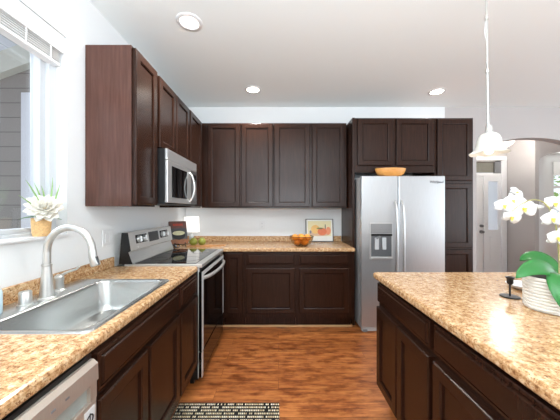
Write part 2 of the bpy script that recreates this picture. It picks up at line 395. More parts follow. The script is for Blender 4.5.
# ------------------------------------------------------------------ recessed ceiling lights
LEMIT = mat('lamp_lens', '#ffffff', .5, emit='#fff3e0', es=14, var=0)
for (x, y, e, lab) in ((-.664, 1.90, 0.7, 'round recessed ceiling light nearest the camera, above the left counter'),
                       (-.297, 2.97, 1, 'round recessed ceiling light in front of the white back wall, left of the fridge'),
                       (1.877, 3.02, 1, 'round recessed ceiling light above the tall pantry, right of the fridge')):
    t = thing('recessed_light', lab, 'ceiling light', (x, y, ZC), 0, 'recessed lights in the kitchen ceiling')
    bm = bmesh.new(); lathe(bm, [(.068, -.001), (.070, -.008), (.088, -.008), (.094, -.004), (.094, 0)], 32); obj('trim_ring', bm, WHITE, t, True)
    bm = bmesh.new(); lathe(bm, [(.07, -.0015), (.0, -.0025)], 32); obj('lens', bm, LEMIT if e == 1 else mat('lens_dim', '#ffffff', .5, emit='#fff6ea', es=1.4, var=0), t)
    l = bpy.data.lights.new('recessed_lamp', 'SPOT'); l.energy = 50*{.7: 1.2, 1: 1.1}[e]; l.spot_size = R(140); l.spot_blend = .6; l.shadow_soft_size = .06; l.color = (1, .965, .925)
    o = bpy.data.objects.new('recessed_lamp', l); C.objects.link(o); o.parent = t; o.location = (0, 0, -.03)

# ------------------------------------------------------------------ cabinets
def door_bm(w_, h, stile=.052, slab=False):
    """front facing -y, spans x 0..w, z 0..h, thickness .02 (y -.02..0)"""
    bm = bmesh.new()
    def r(i, y): return [(i, y, i), (w_-i, y, i), (w_-i, y, h-i), (i, y, h-i)]
    if slab: rings = [r(0, 0), r(0, -.016), r(.004, -.019), r(.012, -.0195), r(.013, -.013), r(.016, -.013), r(.020, -.024), r(.024, -.026)]
    else: rings = [r(0, 0), r(0, -.021), r(.0025, -.0245), r(.006, -.026), r(stile, -.026), r(stile+.003, -.024), r(stile+.008, -.022), r(stile+.009, -.008), r(stile+.014, -.008), r(stile+.015, -.015)]
    return loft(bm, rings)
def fronts(t, items):
    for kind, x0, x1, z0, z1 in items:
        obj('drawer' if kind == 'r' else 'door', door_bm(x1-x0, z1-z0, slab=(kind == 'r')), WOOD, t, loc=(x0, 0, z0))
def base_cab(name, label, loc, rz, w_, d, items, open_top=False, group=None, cat='cabinet'):
    t = thing(name, label, cat, loc, rz, group)
    bm = bmesh.new()
    if open_top:
        bx(bm, 0, w_, 0, .02, .13, .873); bx(bm, 0, .018, .02, d, .13, .873); bx(bm, w_-.018, w_, .02, d, .13, .873); bx(bm, .018, w_-.018, .02, d, .13, .15)
    else: bx(bm, 0, w_, 0, d, .13, .873)
    obj('cabinet_body', bm, WOOD, t); box('toe_kick', (0, w_, .07, .085, 0, .13), WOOD, t)
    fronts(t, items); return t
def upper_cab(name, label, loc, rz, w_, d, h, items, group=None):
    t = thing(name, label, 'cabinet', loc, rz, group)
    bm = bmesh.new(); bx(bm, 0, w_, .0, d, 0, h, .001)
    obj('cabinet_body', bm, WOOD, t); fronts(t, items); return t
G_, D0, D1, R0, R1 = .01, .185, .70, .725, .858
L90 = R(90)
FX = -.628      # left run face frame
gL = 'left base cabinets'
base_cab('base_cabinet', 'dark wooden base cabinet left of the dishwasher, nearest the camera', (FX, -.60, 0), L90, .845, .60,
         [('d', .015, .415, D0, D1), ('d', .43, .83, D0, D1), ('r', .015, .83, R0, R1)], group=gL)
base_cab('sink_cabinet', 'dark wooden two-door base cabinet under the stainless sink', (FX, .852, 0), L90, .718, .60,
         [('d', .008, .332, D0, D1), ('d', .352, .71, D0, D1), ('r', .008, .71, R0, R1)], open_top=True, group=gL)
base_cab('base_cabinet', 'narrow dark wooden drawer cabinet between the sink cabinet and the range', (FX, 1.572, 0), L90, .362, .60,
         [('d', .012, .345, D0, D1), ('r', .012, .345, R0, R1)], group=gL)
FYB = 2.866
gB = 'back wall base cabinets'
base_cab('corner_cabinet', 'narrow dark one-door base cabinet in the corner right of the range', (-.625, FYB, 0), 0, .245, .60,
         [('d', .03, .222, D0, .858)], group=gB)
base_cab('base_cabinet', 'dark wooden base cabinet under the bare middle of the back counter', (-.378, FYB, 0), 0, .575, .60,
         [('d', .022, .560, D0, D1-.01), ('r', .022, .560, R0, R1)], group=gB)
base_cab('base_cabinet', 'dark wooden base cabinet under the orange bowl and framed print, beside the fridge', (.199, FYB, 0), 0, .635, .60,
         [('d', .03, .585, D0, D1-.01), ('r', .03, .585, R0, R1)], group=gB)
struct(box('trim_1', (-.68, .845, FYB+.055, FYB+.069, 0, .018), TAN))
ZU0, HU = 1.366, 1.053
gU = 'left wall cabinets'
upper_cab('wall_cabinet', 'tall dark one-door wall cabinet beside the window, with its end panel showing', (-.96, 1.667, ZU0), L90, .313, .302, HU,
          [('d', .008, .304, .012, HU-.012)], gU)
box('end_panel', (-.004, -.0005, -.0, .300, 0, HU), VENEER_SHEEN, bpy.data.objects['wall_cabinet'])
upper_cab('wall_cabinet', 'short dark two-door wall cabinet directly above the microwave', (-.96, 1.982, 1.826), L90, .72, .302, HU-.467,
          [('d', .03, .352, .012, HU-.479), ('d', .368, .70, .012, HU-.479)], gU)
upper_cab('wall_cabinet', 'dark one-door wall cabinet between the microwave and the corner', (-.96, 2.704, ZU0), L90, .44, .302, HU,
          [('d', .015, .40, .012, HU-.012)], gU)
FYU = 3.17
upper_cab('wall_cabinet', 'left two-door dark wall cabinet on the back wall, next to the corner', (-.955, FYU, ZU0), 0, .893, .305, HU,
          [('d', .080, .478, .012, HU-.012), ('d', .498, .886, .012, HU-.012)], 'back wall cabinets')
upper_cab('wall_cabinet', 'right two-door dark wall cabinet on the back wall, above the framed print', (-.060, FYU, ZU0), 0, .905, .305, HU,
          [('d', .012, .445, .012, HU-.012), ('d', .475, .875, .012, HU-.012)], 'back wall cabinets')
# fridge surround
FYT = 2.975
tag(box('side_panel', (.858, .886, FYT-.015, YB-.005, 0, 2.412), WOOD, bev=.002), 'tall dark wood panel standing against the left side of the fridge', 'cabinet panel')
upper_cab('fridge_cabinet', 'deep dark two-door cabinet above the stainless fridge', (.888, FYT, 1.775), 0, .932, .50, .637,
          [('d', .03, .440, .080, .623), ('d', .478, .905, .080, .623)])
pt = thing('pantry_cabinet', 'tall dark wooden pantry cabinet standing right of the fridge', 'cabinet', (1.822, FYT, 0))
box('cabinet_body', (0, .448, 0, .50, .0, 2.412), WOOD, pt, bev=.002)
fronts(pt, [('d', .020, .425, 1.680, 2.395), ('d', .020, .425, .905, 1.645), ('d', .020, .425, .15, .882)])

# island
gI = 'island base cabinets'
IX = .690
isl = thing('kitchen_island', 'dark wooden island of drawers and doors under a speckled counter', 'island', (IX, 1.745, 0), -L90)
bm = bmesh.new(); bx(bm, 0, 1.93, 0, 1.33, .13, .873); obj('cabinet_body', bm, WOOD, isl)
box('toe_kick', (.0, 1.86, .07, 1.26, 0, .13), WOOD, isl)
fronts(isl, [('d', .012, .298, D0-.025, .69), ('d', .306, .612, D0-.025, .69), ('r', .012, .612, R0, .85),
             ('d', .640, .95, D0-.025, .69), ('d', .958, 1.26, D0-.025, .69), ('r', .640, 1.26, R0, .85),
             ('d', 1.29, 1.90, D0-.025, .69), ('r', 1.29, 1.90, R0, .85)])
# ------------------------------------------------------------------ counters
def nose(x0, sgn):      # rounded front profile (x,z), front at x0, body towards -sgn
    P = [(x0-sgn*.06, .876), (x0-sgn*.004, .876), (x0, .882), (x0, .902), (x0-sgn*.004, .910), (x0-sgn*.012, .914), (x0-sgn*.06, .914)]
    return P
ct = thing('countertop', 'speckled tan counter with the stainless sink set into it, along the left wall', 'countertop', (0, 0, 0))
bm = bmesh.new(); prism(bm, nose(-.615, 1), 'y', -.60, 1.936)
bx(bm, -1.262, -.675, -.60, .895, .876, .914); bx(bm, -1.262, -.675, 1.545, 1.936, .876, .914); bx(bm, -1.262, -1.195, .895, 1.545, .876, .914)
obj('worktop', bm, GRAN, ct)
box('backsplash', (-1.264, -1.244, -.60, 1.936, .914, .985), GRAN, ct, bev=.003)
ct2 = thing('countertop', 'speckled tan counter turning the corner along the back wall to the fridge', 'countertop', (0, 0, 0))
bm = bmesh.new(); bx(bm, -1.262, -.615, 2.704, 2.90, .876, .914)
prism(bm, [(2.90, .876), (2.834, .876), (2.83, .882), (2.83, .902), (2.834, .910), (2.842, .914), (2.90, .914)], 'x', -.62, .852)
bx(bm, -1.262, .852, 2.90, YB-.002, .876, .914)
obj('worktop', bm, GRAN, ct2)
bm = bmesh.new(); bx(bm, -1.264, -1.244, 2.704, YB-.002, .914, .985, .003); bx(bm, -1.244, .852, YB-.022, YB-.002, .914, .985, .003)
obj('backsplash', bm, GRAN, ct2)
bm = bmesh.new()
P = lambda i, z: rrect(.652+i, 2.06-i, -.22+i, 1.765-i, .012, z, 3)
loft(bm, [P(.004, .876), P(0, .882), P(0, .902), P(.004, .910), P(.012, .914)])
tag(obj('island_countertop', bm, GRAN), 'large speckled tan counter on top of the dark island', 'countertop')

# ------------------------------------------------------------------ sink and faucet
sk = thing('kitchen_sink', 'stainless drop-in sink set into the left counter', 'sink', (0, 0, 0))
bm = bmesh.new()
ox0, ox1, oy0, oy1 = -1.212, -.656, .88, 1.56
ix0, ix1, iy0, iy1 = -1.062, -.683, .905, 1.535
loft(bm, [rrect(ox0, ox1, oy0, oy1, .03, .9145), rrect(ox0+.004, ox1-.004, oy0+.004, oy1-.004, .03, .921),
          rrect(ix0-.010, ix1+.010, iy0-.010, iy1+.010, .065, .921), rrect(ix0-.004, ix1+.004, iy0-.004, iy1+.004, .06, .918), rrect(ix0, ix1, iy0, iy1, .06, .908),
          rrect(ix0+.010, ix1-.010, iy0+.010, iy1-.010, .06, .78), rrect(ix0+.022, ix1-.022, iy0+.022, iy1-.022, .06, .752),
          rrect(ix0+.05, ix1-.05, iy0+.05, iy1-.05, .05, .745)], cap0=False)
obj('basin', bm, SINKM, sk, True)
bm = bmesh.new(); lathe(bm, [(.0, .747), (.03, .748), (.04, .750), (.048, .750), (.048, .746)], 24, (-.89, 1.22, 0)); obj('drain', bm, STEELD, sk, True)
fc = thing('kitchen_faucet', 'tall satin nickel gooseneck faucet behind the sink', 'faucet', (-1.100, 1.211, .921))
bm = bmesh.new(); lathe(bm, [(0, 0), (.034, 0), (.034, .006), (.028, .012), (.026, .05), (.021, .115), (.019, .155), (.021, .157), (.021, .165), (.0, .166)], 24)
obj('faucet_body', bm, CHROME, fc, True)
bm = bmesh.new(); pts = [(0, 0, .16), (0, 0, .22)]
r_ = .108
for k in range(0, 15): a = PI-k*PI*.98/14; pts.append((r_+r_*math.cos(a), -.0, .225+r_*1.05*math.sin(a)))
tube(bm, pts, .0155, 14); obj('spout', bm, CHROME, fc, True)
bm = bmesh.new(); e = pts[-1]
tube(bm, [e, (e[0]+.003, 0, e[2]-.03), (e[0]+.016, 0, e[2]-.070), (e[0]+.018, 0, e[2]-.076)], [.0165, .018, .021, .017], 14)
h = obj('spray_head', bm, CHROME, fc, True)
bm = bmesh.new(); tube(bm, [(e[0]+.022, -.004, e[2]-.03), (e[0]+.032, -.004, e[2]-.07)], .006, 8); obj('spray_button', bm, DGREY, h)
hd = thing('faucet_lever', 'small satin nickel lever handle on a dome, right of the gooseneck faucet', 'faucet handle', (-1.145, 1.33, .921))
bm = bmesh.new(); lathe(bm, [(0, 0), (.030, 0), (.030, .005), (.022, .012), (.020, .05), (.022, .055), (.021, .075), (.010, .085), (0, .087)], 20)
obj('handle_base', bm, CHROME, hd, True)
bm = bmesh.new(); tube(bm, [(0, 0, .075), (.035, .01, .095), (.075, .02, .108), (.088, .022, .122)], [.009, .006, .005, .007], 10); obj('lever', bm, CHROME, hd, True)
bm = bmesh.new(); lathe(bm, [(0, 0), (.028, 0), (.028, .005), (.023, .007), (.023, .056), (.020, .060), (0, .060)], 24)
o = tag(obj('air_gap_cap', bm, CHROME, smooth=True, loc=(-1.127, 1.135, .921)), 'short silver cylindrical cap on the sink deck left of the faucet', 'air gap cap')
sb = thing('soap_bottle', 'pale blue and white bottle at the left edge of the sink', 'bottle', (-1.157, 1.03, .921))
bm = bmesh.new(); lathe(bm, [(0, 0), (.028, 0), (.030, .004), (.030, .085), (.026, .095), (.012, .100), (.012, .104), (0, .104)], 24); obj('bottle_body', bm, mat('pale_blue_plastic', '#bcd3de', .25), sb, True)
bm = bmesh.new(); lathe(bm, [(.0, .104), (.016, .104), (.016, .116), (0, .117)], 16); obj('cap', bm, WHITE, sb, True)

# ------------------------------------------------------------------ dishwasher
DWS = brushed('warm_steel', '#bfb3a7', .40, (60, 60, 1), .6)
dwm = thing('dishwasher', 'stainless dishwasher with a pocket handle beneath the left counter', 'dishwasher', (-.60, .252, 0), L90)
box('tub_body', (.004, .592, .02, .58, .10, .868), BLACK, dwm)
bm = bmesh.new(); bx(bm, .006, .590, .0, .02, .12, .728, .003); bx(bm, .006, .05, .0, .02, .728, .782); bx(bm, .562, .590, .0, .02, .728, .782)
obj('door_panel', bm, DWS, dwm)
bm = bmesh.new(); prism(bm, [(.0, .782), (-.006, .787), (-.004, .840), (.010, .853), (.02, .853), (.02, .782)], 'x', .006, .590)
cp = obj('control_panel', bm, DWS, dwm)
for k in range(7): box('button', (.19+.045*k, .203+.045*k, -.0062, -.0045, .809, .815), GREY, cp)
box('handle_pocket', (.05, .562, .012, .03, .728, .782), mat('pocket_grey', '#9fa6a1', .35), dwm)
st = box('sticker', (.535, .580, -.0012, 0, .645, .712), mat('sticker_white', '#dedede', .5), dwm)
bm = bmesh.new(); tube(bm, [(0.5575+.013*math.cos(2*PI*k/16), -.002, .679+.013*math.sin(2*PI*k/16)) for k in range(17)], .0022, 6); bx(bm, .5560, .559, -.003, -.001, .669, .697)
obj('sticker_mark', bm, BLACK, st)
box('toe_panel', (.006, .590, .06, .075, .0, .10), BLACK, dwm)

# ------------------------------------------------------------------ range
rg = thing('kitchen_range', 'stainless electric range with a black glass cooktop and oven door', 'range', (-.614, 1.940, 0), L90)
RW = .757
TRIM = brushed('range_trim_steel', '#dadada', .38, (1, 1, 40), .4)
bm = bmesh.new(); bx(bm, .0, RW, .0, .640, .05, .905)
for a in (.03, RW-.06):
    for b_ in (.04, .58): bx(bm, a, a+.03, b_, b_+.03, 0, .05)
obj('range_body', bm, BLACK, rg)
for a in (0, RW-.03): box('side_trim', (a, a+.03, -.006, .0, .06, .905), TRIM, rg)
bm = bmesh.new(); bx(bm, -.0, RW, -.032, .56, .900, .928, .004); obj('cooktop_frame', bm, STEEL, rg)
ck = box('cooktop_glass', (.020, RW-.020, .022, .488, .926, .931), BLACKG, rg, bev=.001)
for (a, b_, r0) in ((.2, .15, .105), (.55, .15, .08), (.2, .385, .075), (.55, .385, .10)):
    bm = bmesh.new(); lathe(bm, [(r0-.003, .9312), (r0-.003, .9318), (r0, .9318), (r0, .9312)], 40, (a, b_, 0)); obj('burner_ring', bm, mat('burner_grey', '#55575a', .3), ck)
od = thing('oven_door', 'a', 'b'); del od['label']; del od['category']; bpy.data.objects.remove(od)
bm = bmesh.new(); bx(bm, .004, RW-.004, -.030, -.004, .262, .868, .004)
od = obj('oven_door', bm, BLACKG, rg)
bm = bmesh.new(); bx(bm, .004, .038, -.033, -.029, .262, .868); bx(bm, RW-.022, RW-.004, -.033, -.029, .262, .868); bx(bm, .038, RW-.022, -.033, -.029, .838, .868)
obj('door_trim', bm, TRIM, od)
bm = bmesh.new()
pts = [(.04, -.030, .815)]+[(.04+(RW-.08)*k/14, -.034-.050*math.sin(PI*k/14)**.6, .815) for k in range(1, 14)]+[(RW-.04, -.030, .815)]
tube(bm, pts, .014, 12); obj('door_handle', bm, STEEL, od, True)
bm = bmesh.new(); bx(bm, .004, RW-.004, -.028, -.004, .062, .252, .004); dr = obj('storage_drawer', bm, BLACKG, rg)
bm = bmesh.new(); bx(bm, .004, .038, -.031, -.027, .062, .252); obj('drawer_trim', bm, TRIM, dr)
bm = bmesh.new(); prism(bm, [(.496, .9285), (.600, .9285), (.578, 1.168), (.530, 1.168), (.508, 1.03), (.527, 1.018), (.496, .935)], 'x', 0, RW)
bg = obj('backguard', bm, STEEL, rg)
bm = bmesh.new(); Pf = [(.498, .929), (.599, .929), (.578, 1.167), (.531, 1.167), (.509, 1.03), (.528, 1.018), (.498, .935)]
prism(bm, Pf, 'x', -.003, .0); obj('end_cap', bm, BLACK, bg); bm = bmesh.new(); prism(bm, Pf, 'x', RW, RW+.003); obj('end_cap', bm, BLACK, bg)
nrm = Vector((0, -.142, .022)).normalized()
def bgpt(x, t, out=0):   # t 0 bottom 1 top of slanted face
    p = Vector((x, .508+.022*t, 1.03+.138*t)); return p+nrm*out
for (xa, xb) in ((.085, .255), (.50, .665)):
    bm = bmesh.new(); loft(bm, [[bgpt(xa, .32, o_), bgpt(xb, .32, o_), bgpt(xb, .80, o_), bgpt(xa, .80, o_)] for o_ in (0, .002)]); obj('knob_plate', bm, BLACKG, bg)
for xx in (.125, .21, .54, .625):
    bm = bmesh.new(); tube(bm, [bgpt(xx, .55, .002), bgpt(xx, .55, .022)], [.028, .025], 20); tube(bm, [bgpt(xx, .40, .026), bgpt(xx, .70, .026)], .006, 8); obj('control_knob', bm, STEEL, bg, True)
bm = bmesh.new(); loft(bm, [[bgpt(.29, .25, o_), bgpt(.465, .25, o_), bgpt(.465, .85, o_), bgpt(.29, .85, o_)] for o_ in (0, .002)]); obj('display', bm, DGREY, bg)
bm = bmesh.new(); tube(bm, [bgpt(.10, .12, 0), bgpt(.10, .12, .003)], .009, 14); obj('emblem', bm, WHITE, bg)

# ------------------------------------------------------------------ microwave
mw = thing('microwave', 'stainless over-the-range microwave with a bowed handle', 'microwave', (-.885, 1.986, 1.388), L90)
MW_, MH = .712, .434
box('microwave_body', (0, MW_, .0, .372, 0, MH), BLACK, mw, bev=.002)
bm = bmesh.new(); bx(bm, .0, MW_, -.018, -.0, MH-.085, MH, .003); vt = obj('vent_strip', bm, STEEL, mw)
bm = bmesh.new(); bx(bm, .0, .535, -.022, -.0, .012, MH-.089, .004); mdoor = obj('door', bm, STEEL, mw)
box('door_window', (.075, .415, -.025, -.021, .055, MH-.125), BLACKG, mdoor)
bm = bmesh.new(); tube(bm, [(.485, -.02, .03)]+[(.485, -.026-.045*math.sin(PI*k/12)**.7, .03+(MH-.15)*k/12) for k in range(1, 12)]+[(.485, -.02, MH-.12)], .010, 10); obj('door_handle', bm, CHROME, mdoor, True)
cpn = box('control_panel', (.538, MW_, -.020, -.0, .012, MH-.089), STEELD, mw, bev=.003)
box('display', (.57, .69, -.022, -.0195, .25, .31), BLACKG, cpn)
for i in range(4):
    for j in range(3): box('button', (.57+.043*j, .600+.043*j, -.0215, -.0195, .05+.045*i, .078+.045*i), GREY, cpn)

# ------------------------------------------------------------------ fridge
fr = thing('refrigerator', 'stainless side-by-side refrigerator with an ice and water dispenser', 'refrigerator', (.908, 2.785, 0))
box('fridge_body', (.0, .905, .06, .66, .03, 1.70), mat('fridge_side_grey', '#9b9c9d', .4), fr, bev=.004)
bm = bmesh.new(); bx(bm, .0, .393, .0, .055, .065, 1.712, .006)
fz = obj('freezer_door', bm, STEELV, fr)
bm = bmesh.new(); bx(bm, .404, .912, .0, .055, .065, 1.712, .007); rd = obj('fridge_door', bm, STEELV, fr)
def bow(xc, z0, z1, sgn, par):
    bm = bmesh.new(); n = 18
    pts = [(xc, .0, z0)]+[(xc, -.03-.03*math.sin(PI*k/n)**.5, z0+(z1-z0)*k/n) for k in range(1, n)]+[(xc, .0, z1)]
    tube(bm, pts, .0125, 12); obj('handle', bm, STEEL, par, True)
bow(.362, .42, 1.44, 1, fz); bow(.436, .42, 1.44, -1, rd)
dp = thing('ice_dispenser', 'a', 'b'); del dp['label']; del dp['category']; dp.parent = fz
bpy.data.objects.remove(dp)
bm = bmesh.new()
bx(bm, .085, .335, -.012, .0, .80, 1.20, .004); dp = obj('dispenser_frame', bm, STEEL, fz)
box('dispenser_panel', (.095, .325, -.015, -.011, 1.085, 1.19), mat('panel_silver', '#8e9092', .3, .6), dp)
bm = bmesh.new(); bx(bm, .10, .32, -.0145, -.0115, .835, 1.078); obj('dispenser_recess', bm, mat('recess_grey', '#6e7072', .35, .5), dp)
box('dispenser_hood', (.098, .322, -.030, -.011, 1.058, 1.082), BLACK, dp, bev=.003)
for a in (.135, .215): box('paddle', (a, a+.045, -.026, -.013, .91, 1.04), mat('paddle_pale', '#b9bcbe', .25), dp, bev=.004)
bm = bmesh.new(); tube(bm, [(.19, -.03, 1.05), (.17, -.033, 1.045), (.15, -.03, 1.03)], .012, 8); obj('spigot', bm, GREY, dp)
box('drip_tray', (.095, .325, -.035, -.011, .805, .828), STEEL, dp, bev=.003)
bm = bmesh.new(); tube(bm, [(.205+.018*math.cos(2*PI*k/16), -.0155, 1.14+.010*math.sin(2*PI*k/16)) for k in range(17)], .001, 5); obj('panel_mark', bm, GREY, dp)
box('base_grille', (.01, .90, .02, .06, .008, .058), mat('grille_pale', '#b4b6b6', .4), fr)
for a in (.02, .85):
    bm = bmesh.new(); bx(bm, a, a+.05, .01, .04, 0, .03, .004); obj('foot', bm, GREY, fr)
box('door_gasket', (.01, .90, .045, .062, .07, 1.70), BLACK, fr)
tcu = bpy.data.curves.new('lettering', 'FONT'); tcu.body = 'Whirlpool'; tcu.size = .036; tcu.extrude = .0008; tcu.shear = .3; tcu.align_x = 'CENTER'
to = bpy.data.objects.new('tmp_text', tcu); C.objects.link(to); bpy.context.view_layer.update()
tme = bpy.data.meshes.new_from_object(to); bpy.data.objects.remove(to); tme.materials.append(DGREY)
lo = bpy.data.objects.new('lettering', tme); C.objects.link(lo); lo.parent = rd; lo.location = (.815, -.0012, 1.635); lo.rotation_euler = (R(90), 0, 0)
bm = bmesh.new(); tube(bm, [(.815+.045*math.cos(R(200+k*14)), -.001, 1.645+.014*math.sin(R(200+k*14))) for k in range(20)], .0011, 5); obj('emblem_swoosh', bm, GREY, rd)

# wooden bowl on fridge
WB = mat('honey_wood', '#d99a52', .4, var=.12, bump=(30, .1))
bm = bmesh.new(); lathe(bm, [(0, 0), (.10, 0), (.15, .03), (.168, .075), (.171, .092), (.165, .092), (.155, .07), (.10, .02), (0, .016)], 40, sy=.54)
tag(obj('wooden_bowl', bm, WB, smooth=True, loc=(1.262, 2.878, 1.7125)), 'oval honey-coloured wooden bowl on top of the fridge', 'bowl')

# ------------------------------------------------------------------ outlets
def outlet(loc, rz, w_, lab, rocker=0):
    t = thing('wall_outlet', lab, 'wall plate', loc, rz)
    box('cover_plate', (-w_/2, w_/2, -.006, 0, -.058, .058), WHITE, t, bev=.002)
    if rocker:
        for k in range(rocker): xx = (k-(rocker-1)/2)*.046; box('rocker', (xx-.016, xx+.016, -.009, -.005, -.033, .033), WHITE, t, bev=.002)
    else:
        for zz in (-.022, .022):
            s = box('socket', (-.015, .015, -.008, -.005, zz-.013, zz+.013), WHITE, t, bev=.002)
            for xx in (-.006, .004): box('slot', (xx, xx+.002, -.0085, -.0075, zz-.005, zz+.006), DGREY, s)
    return t
outlet((XW, 1.89, 1.135), L90, .118, 'white double rocker switch plate on the left wall beside the range', 2)
outlet((XW, 2.78, 1.14), L90, .075, 'white wall outlet behind the range, beside the cookbook')
outlet((-.225, YB, 1.13), 0, .075, 'white wall outlet on the back wall above the bare counter')

# ------------------------------------------------------------------ things on the back counter
CT = .9142
bk = thing('cookbook', 'dark cookbook with a soup pot on its cover, propped on a stand', 'book', (-1.125, 2.90, CT+.037), R(36))
TL = R(-19)
def tilt(p): x, y, z = p; return (x, y*math.cos(TL)-z*math.sin(TL), y*math.sin(TL)+z*math.cos(TL))
def tb(name, x0, x1, y0, y1, z0, z1, m, par):
    bm = bmesh.new(); bx(bm, x0, x1, y0, y1, z0, z1); 
    for v in bm.verts: v.co = Vector(tilt(v.co))
    return obj(name, bm, m, par)
cover = tb('cover', -.095, .095, -.004, .022, 0, .27, mat('cover_dark', '#4b4a4d', .35, var=.4, bump=(14, 0)), bk)
tb('pages', -.091, .093, .0, .018, .004, .266, mat('paper', '#e8e2d4', .8), cover)
tb('title_panel', -.095, .095, -.0052, -.004, .185, .27, mat('cover_rust', '#6d4a42', .4, var=.5, bump=(30, 0)), cover)
tb('cover_photo', -.095, .095, -.0052, -.004, 0, .055, mat('cover_bread', '#8a5636', .4, var=.5, bump=(30, 0)), cover)
def disc(name, cx, cz, rx, rz_, yy, m, par, h0=0, n=28):
    bm = bmesh.new(); loft(bm, [[tilt((cx+rx*math.cos(2*PI*k/n), y, cz+rz_*math.sin(2*PI*k/n))) for k in range(n)] for y in (-.005, yy)]); return obj(name, bm, m, par)
disc('pot_picture', 0, .105, .072, .055, -.006, BLACK, cover); disc('soup_picture', 0, .128, .068, .026, -.0068, mat('soup_cream', '#cfc9a2', .5, var=.2), cover)
bm = bmesh.new()
for k in range(7): bx(bm, -.055+.016*k, -.045+.016*k, -.0064, -.005, .215, .240)
for v in bm.verts: v.co = Vector(tilt(v.co))
obj('title_lettering', bm, mat('title_red', '#c2402c', .5), cover)
sd = thing('book_stand', 'small black wire stand holding up the cookbook', 'book stand', (-1.125, 2.90, CT), R(36))
bm = bmesh.new()
for s in (-.055, .055):
    tube(bm, [(s, -.06, .005), (s, -.022, .03), (s, .03, .03), (s, .10, .15)], .004, 6); tube(bm, [(s, -.022, .03), (s, -.03, .05)], .004, 6); tube(bm, [(s, .03, .03), (s, .08, .005)], .004, 6)
    sphere(bm, (s, -.028, .052), .007, n=8)
tube(bm, [(-.055, .03, .03), (.055, .03, .03)], .004, 6)
obj('frame', bm, IRON, sd)
# lamp
lp = thing('table_lamp', 'small table lamp with a square white shade in the counter corner', 'lamp', (-1.135, 3.33, CT))
bm = bmesh.new(); lathe(bm, [(0, 0), (.045, 0), (.045, .008), (.015, .018), (.030, .045), (.034, .07), (.022, .098), (.008, .108), (.008, .16), (0, .16)], 24); obj('lamp_base', bm, mat('clear_grey_glass', '#c8ced0', .1, spec=.8), lp, True)
bm = bmesh.new(); loft(bm, [rrect(-.088, .088, -.06, .06, .012, .14), rrect(-.084, .084, -.056, .056, .012, .335)], False, False)
loft(bm, [rrect(-.085, .085, -.057, .057, .010, .14), rrect(-.081, .081, -.053, .053, .010, .335)], False, False)
obj('lamp_shade', bm, mat('lit_shade', '#ffffff', .8, emit='#fffaf2', es=.7, var=0), lp)
# knot
bm = bmesh.new()
def torus(bm, c, R_, r, ax, n=20):
    A = Matrix.Rotation(ax[0], 3, 'X') @ Matrix.Rotation(ax[1], 3, 'Z')
    ring = [Vector(c)+A @ Vector((R_*math.cos(2*PI*k/n), R_*math.sin(2*PI*k/n), 0)) for k in range(n+1)]
    tube(bm, ring, r, 8, cap=False)
torus(bm, (0, 0, .026), .022, .005, (R(80), 0)); torus(bm, (.028, .012, .026), .022, .005, (R(60), R(50)))
torus(bm, (-.025, .012, .024), .020, .005, (R(110), R(20)))
tag(obj('metal_knot', bm, mat('knot_metal', '#8c8c8e', .25, 1), smooth=True, loc=(-1.13, 2.765, CT+.006)), 'small dark metal link ornament in front of the cookbook', 'ornament')
# board + pears
bdw = mat('board_wood', '#c08a58', .5, var=.12)
cb = tag(None or obj('cutting_board', loft(bmesh.new(), [[(x, y, z) for x, y in
      [(-.16+.0, -.055), (.10, -.055), (.13, -.02), (.26, -.016), (.27, 0), (.26, .016), (.13, .02), (.10, .055), (-.16, .055), (-.175, 0)]] for z in (0, .014)]), bdw, loc=(-.90, 3.0, CT), rot=(0, 0, R(6))),
      'small wooden paddle board under two green pears', 'cutting board')
PM = mat('pear_green', '#8b8e3a', .4, var=.2, bump=(18, 0)); STM = mat('stalk_brown', '#54402a', .8)
for i, (px, py, lab, rx) in enumerate(((-.995, 2.98, 'left green pear on the small wooden board', .1), (-.900, 3.0, 'right green pear on the small wooden board', -.15))):
    t = thing('green_pear', lab, 'pear', (px, py, CT+.015), i*1.1, 'green pears on the board')
    bm = bmesh.new(); lathe(bm, [(0, .004), (.022, 0), (.038, .012), (.046, .034), (.043, .054), (.032, .070), (.021, .080), (.010, .085), (0, .083)], 20); obj('fruit', bm, PM, t, True)
    bm = bmesh.new(); tube(bm, [(0, 0, .082), (.004, 0, .095), (.010, 0, .104)], .0022, 6); obj('stalk', bm, STM, t)
# orange bowl
ob = thing('fruit_bowl', 'smoky glass bowl holding oranges on the back counter', 'bowl', (.272, 3.02, CT))
bm = bmesh.new(); lathe(bm, [(0, .006), (.065, .004), (.105, .03), (.130, .075), (.140, .115), (.143, .116), (.134, .074), (.108, .027), (.067, .0), (0, .0)], 40)
obj('glass_body', bm, glass_mat('smoky_glass', '#f3e8d6', .6), ob, True)
bm = bmesh.new(); lathe(bm, [(.139, .112), (.144, .112), (.144, .118), (.139, .118), (.139, .112)], 40); lathe(bm, [(.05, 0), (.07, 0), (.07, .004), (.05, .004), (.05, 0)], 40); obj('rim', bm, mat('bowl_rim', '#4c3a28', .25), ob, True)
OR = mat('orange_peel', '#eb9a3c', .42, var=.1, bump=(250, .3))
proto = None
spots = [(.058*math.cos(a), .058*math.sin(a), .012) for a in [2*PI*k/4+.5 for k in range(4)]] + [(.083*math.cos(a), .083*math.sin(a), .064) for a in [2*PI*k/6-PI/2 for k in range(6)]] + [(0, 0, .07)]
names = ['front row', 'right front', 'right rear', 'back', 'left rear', 'left front']
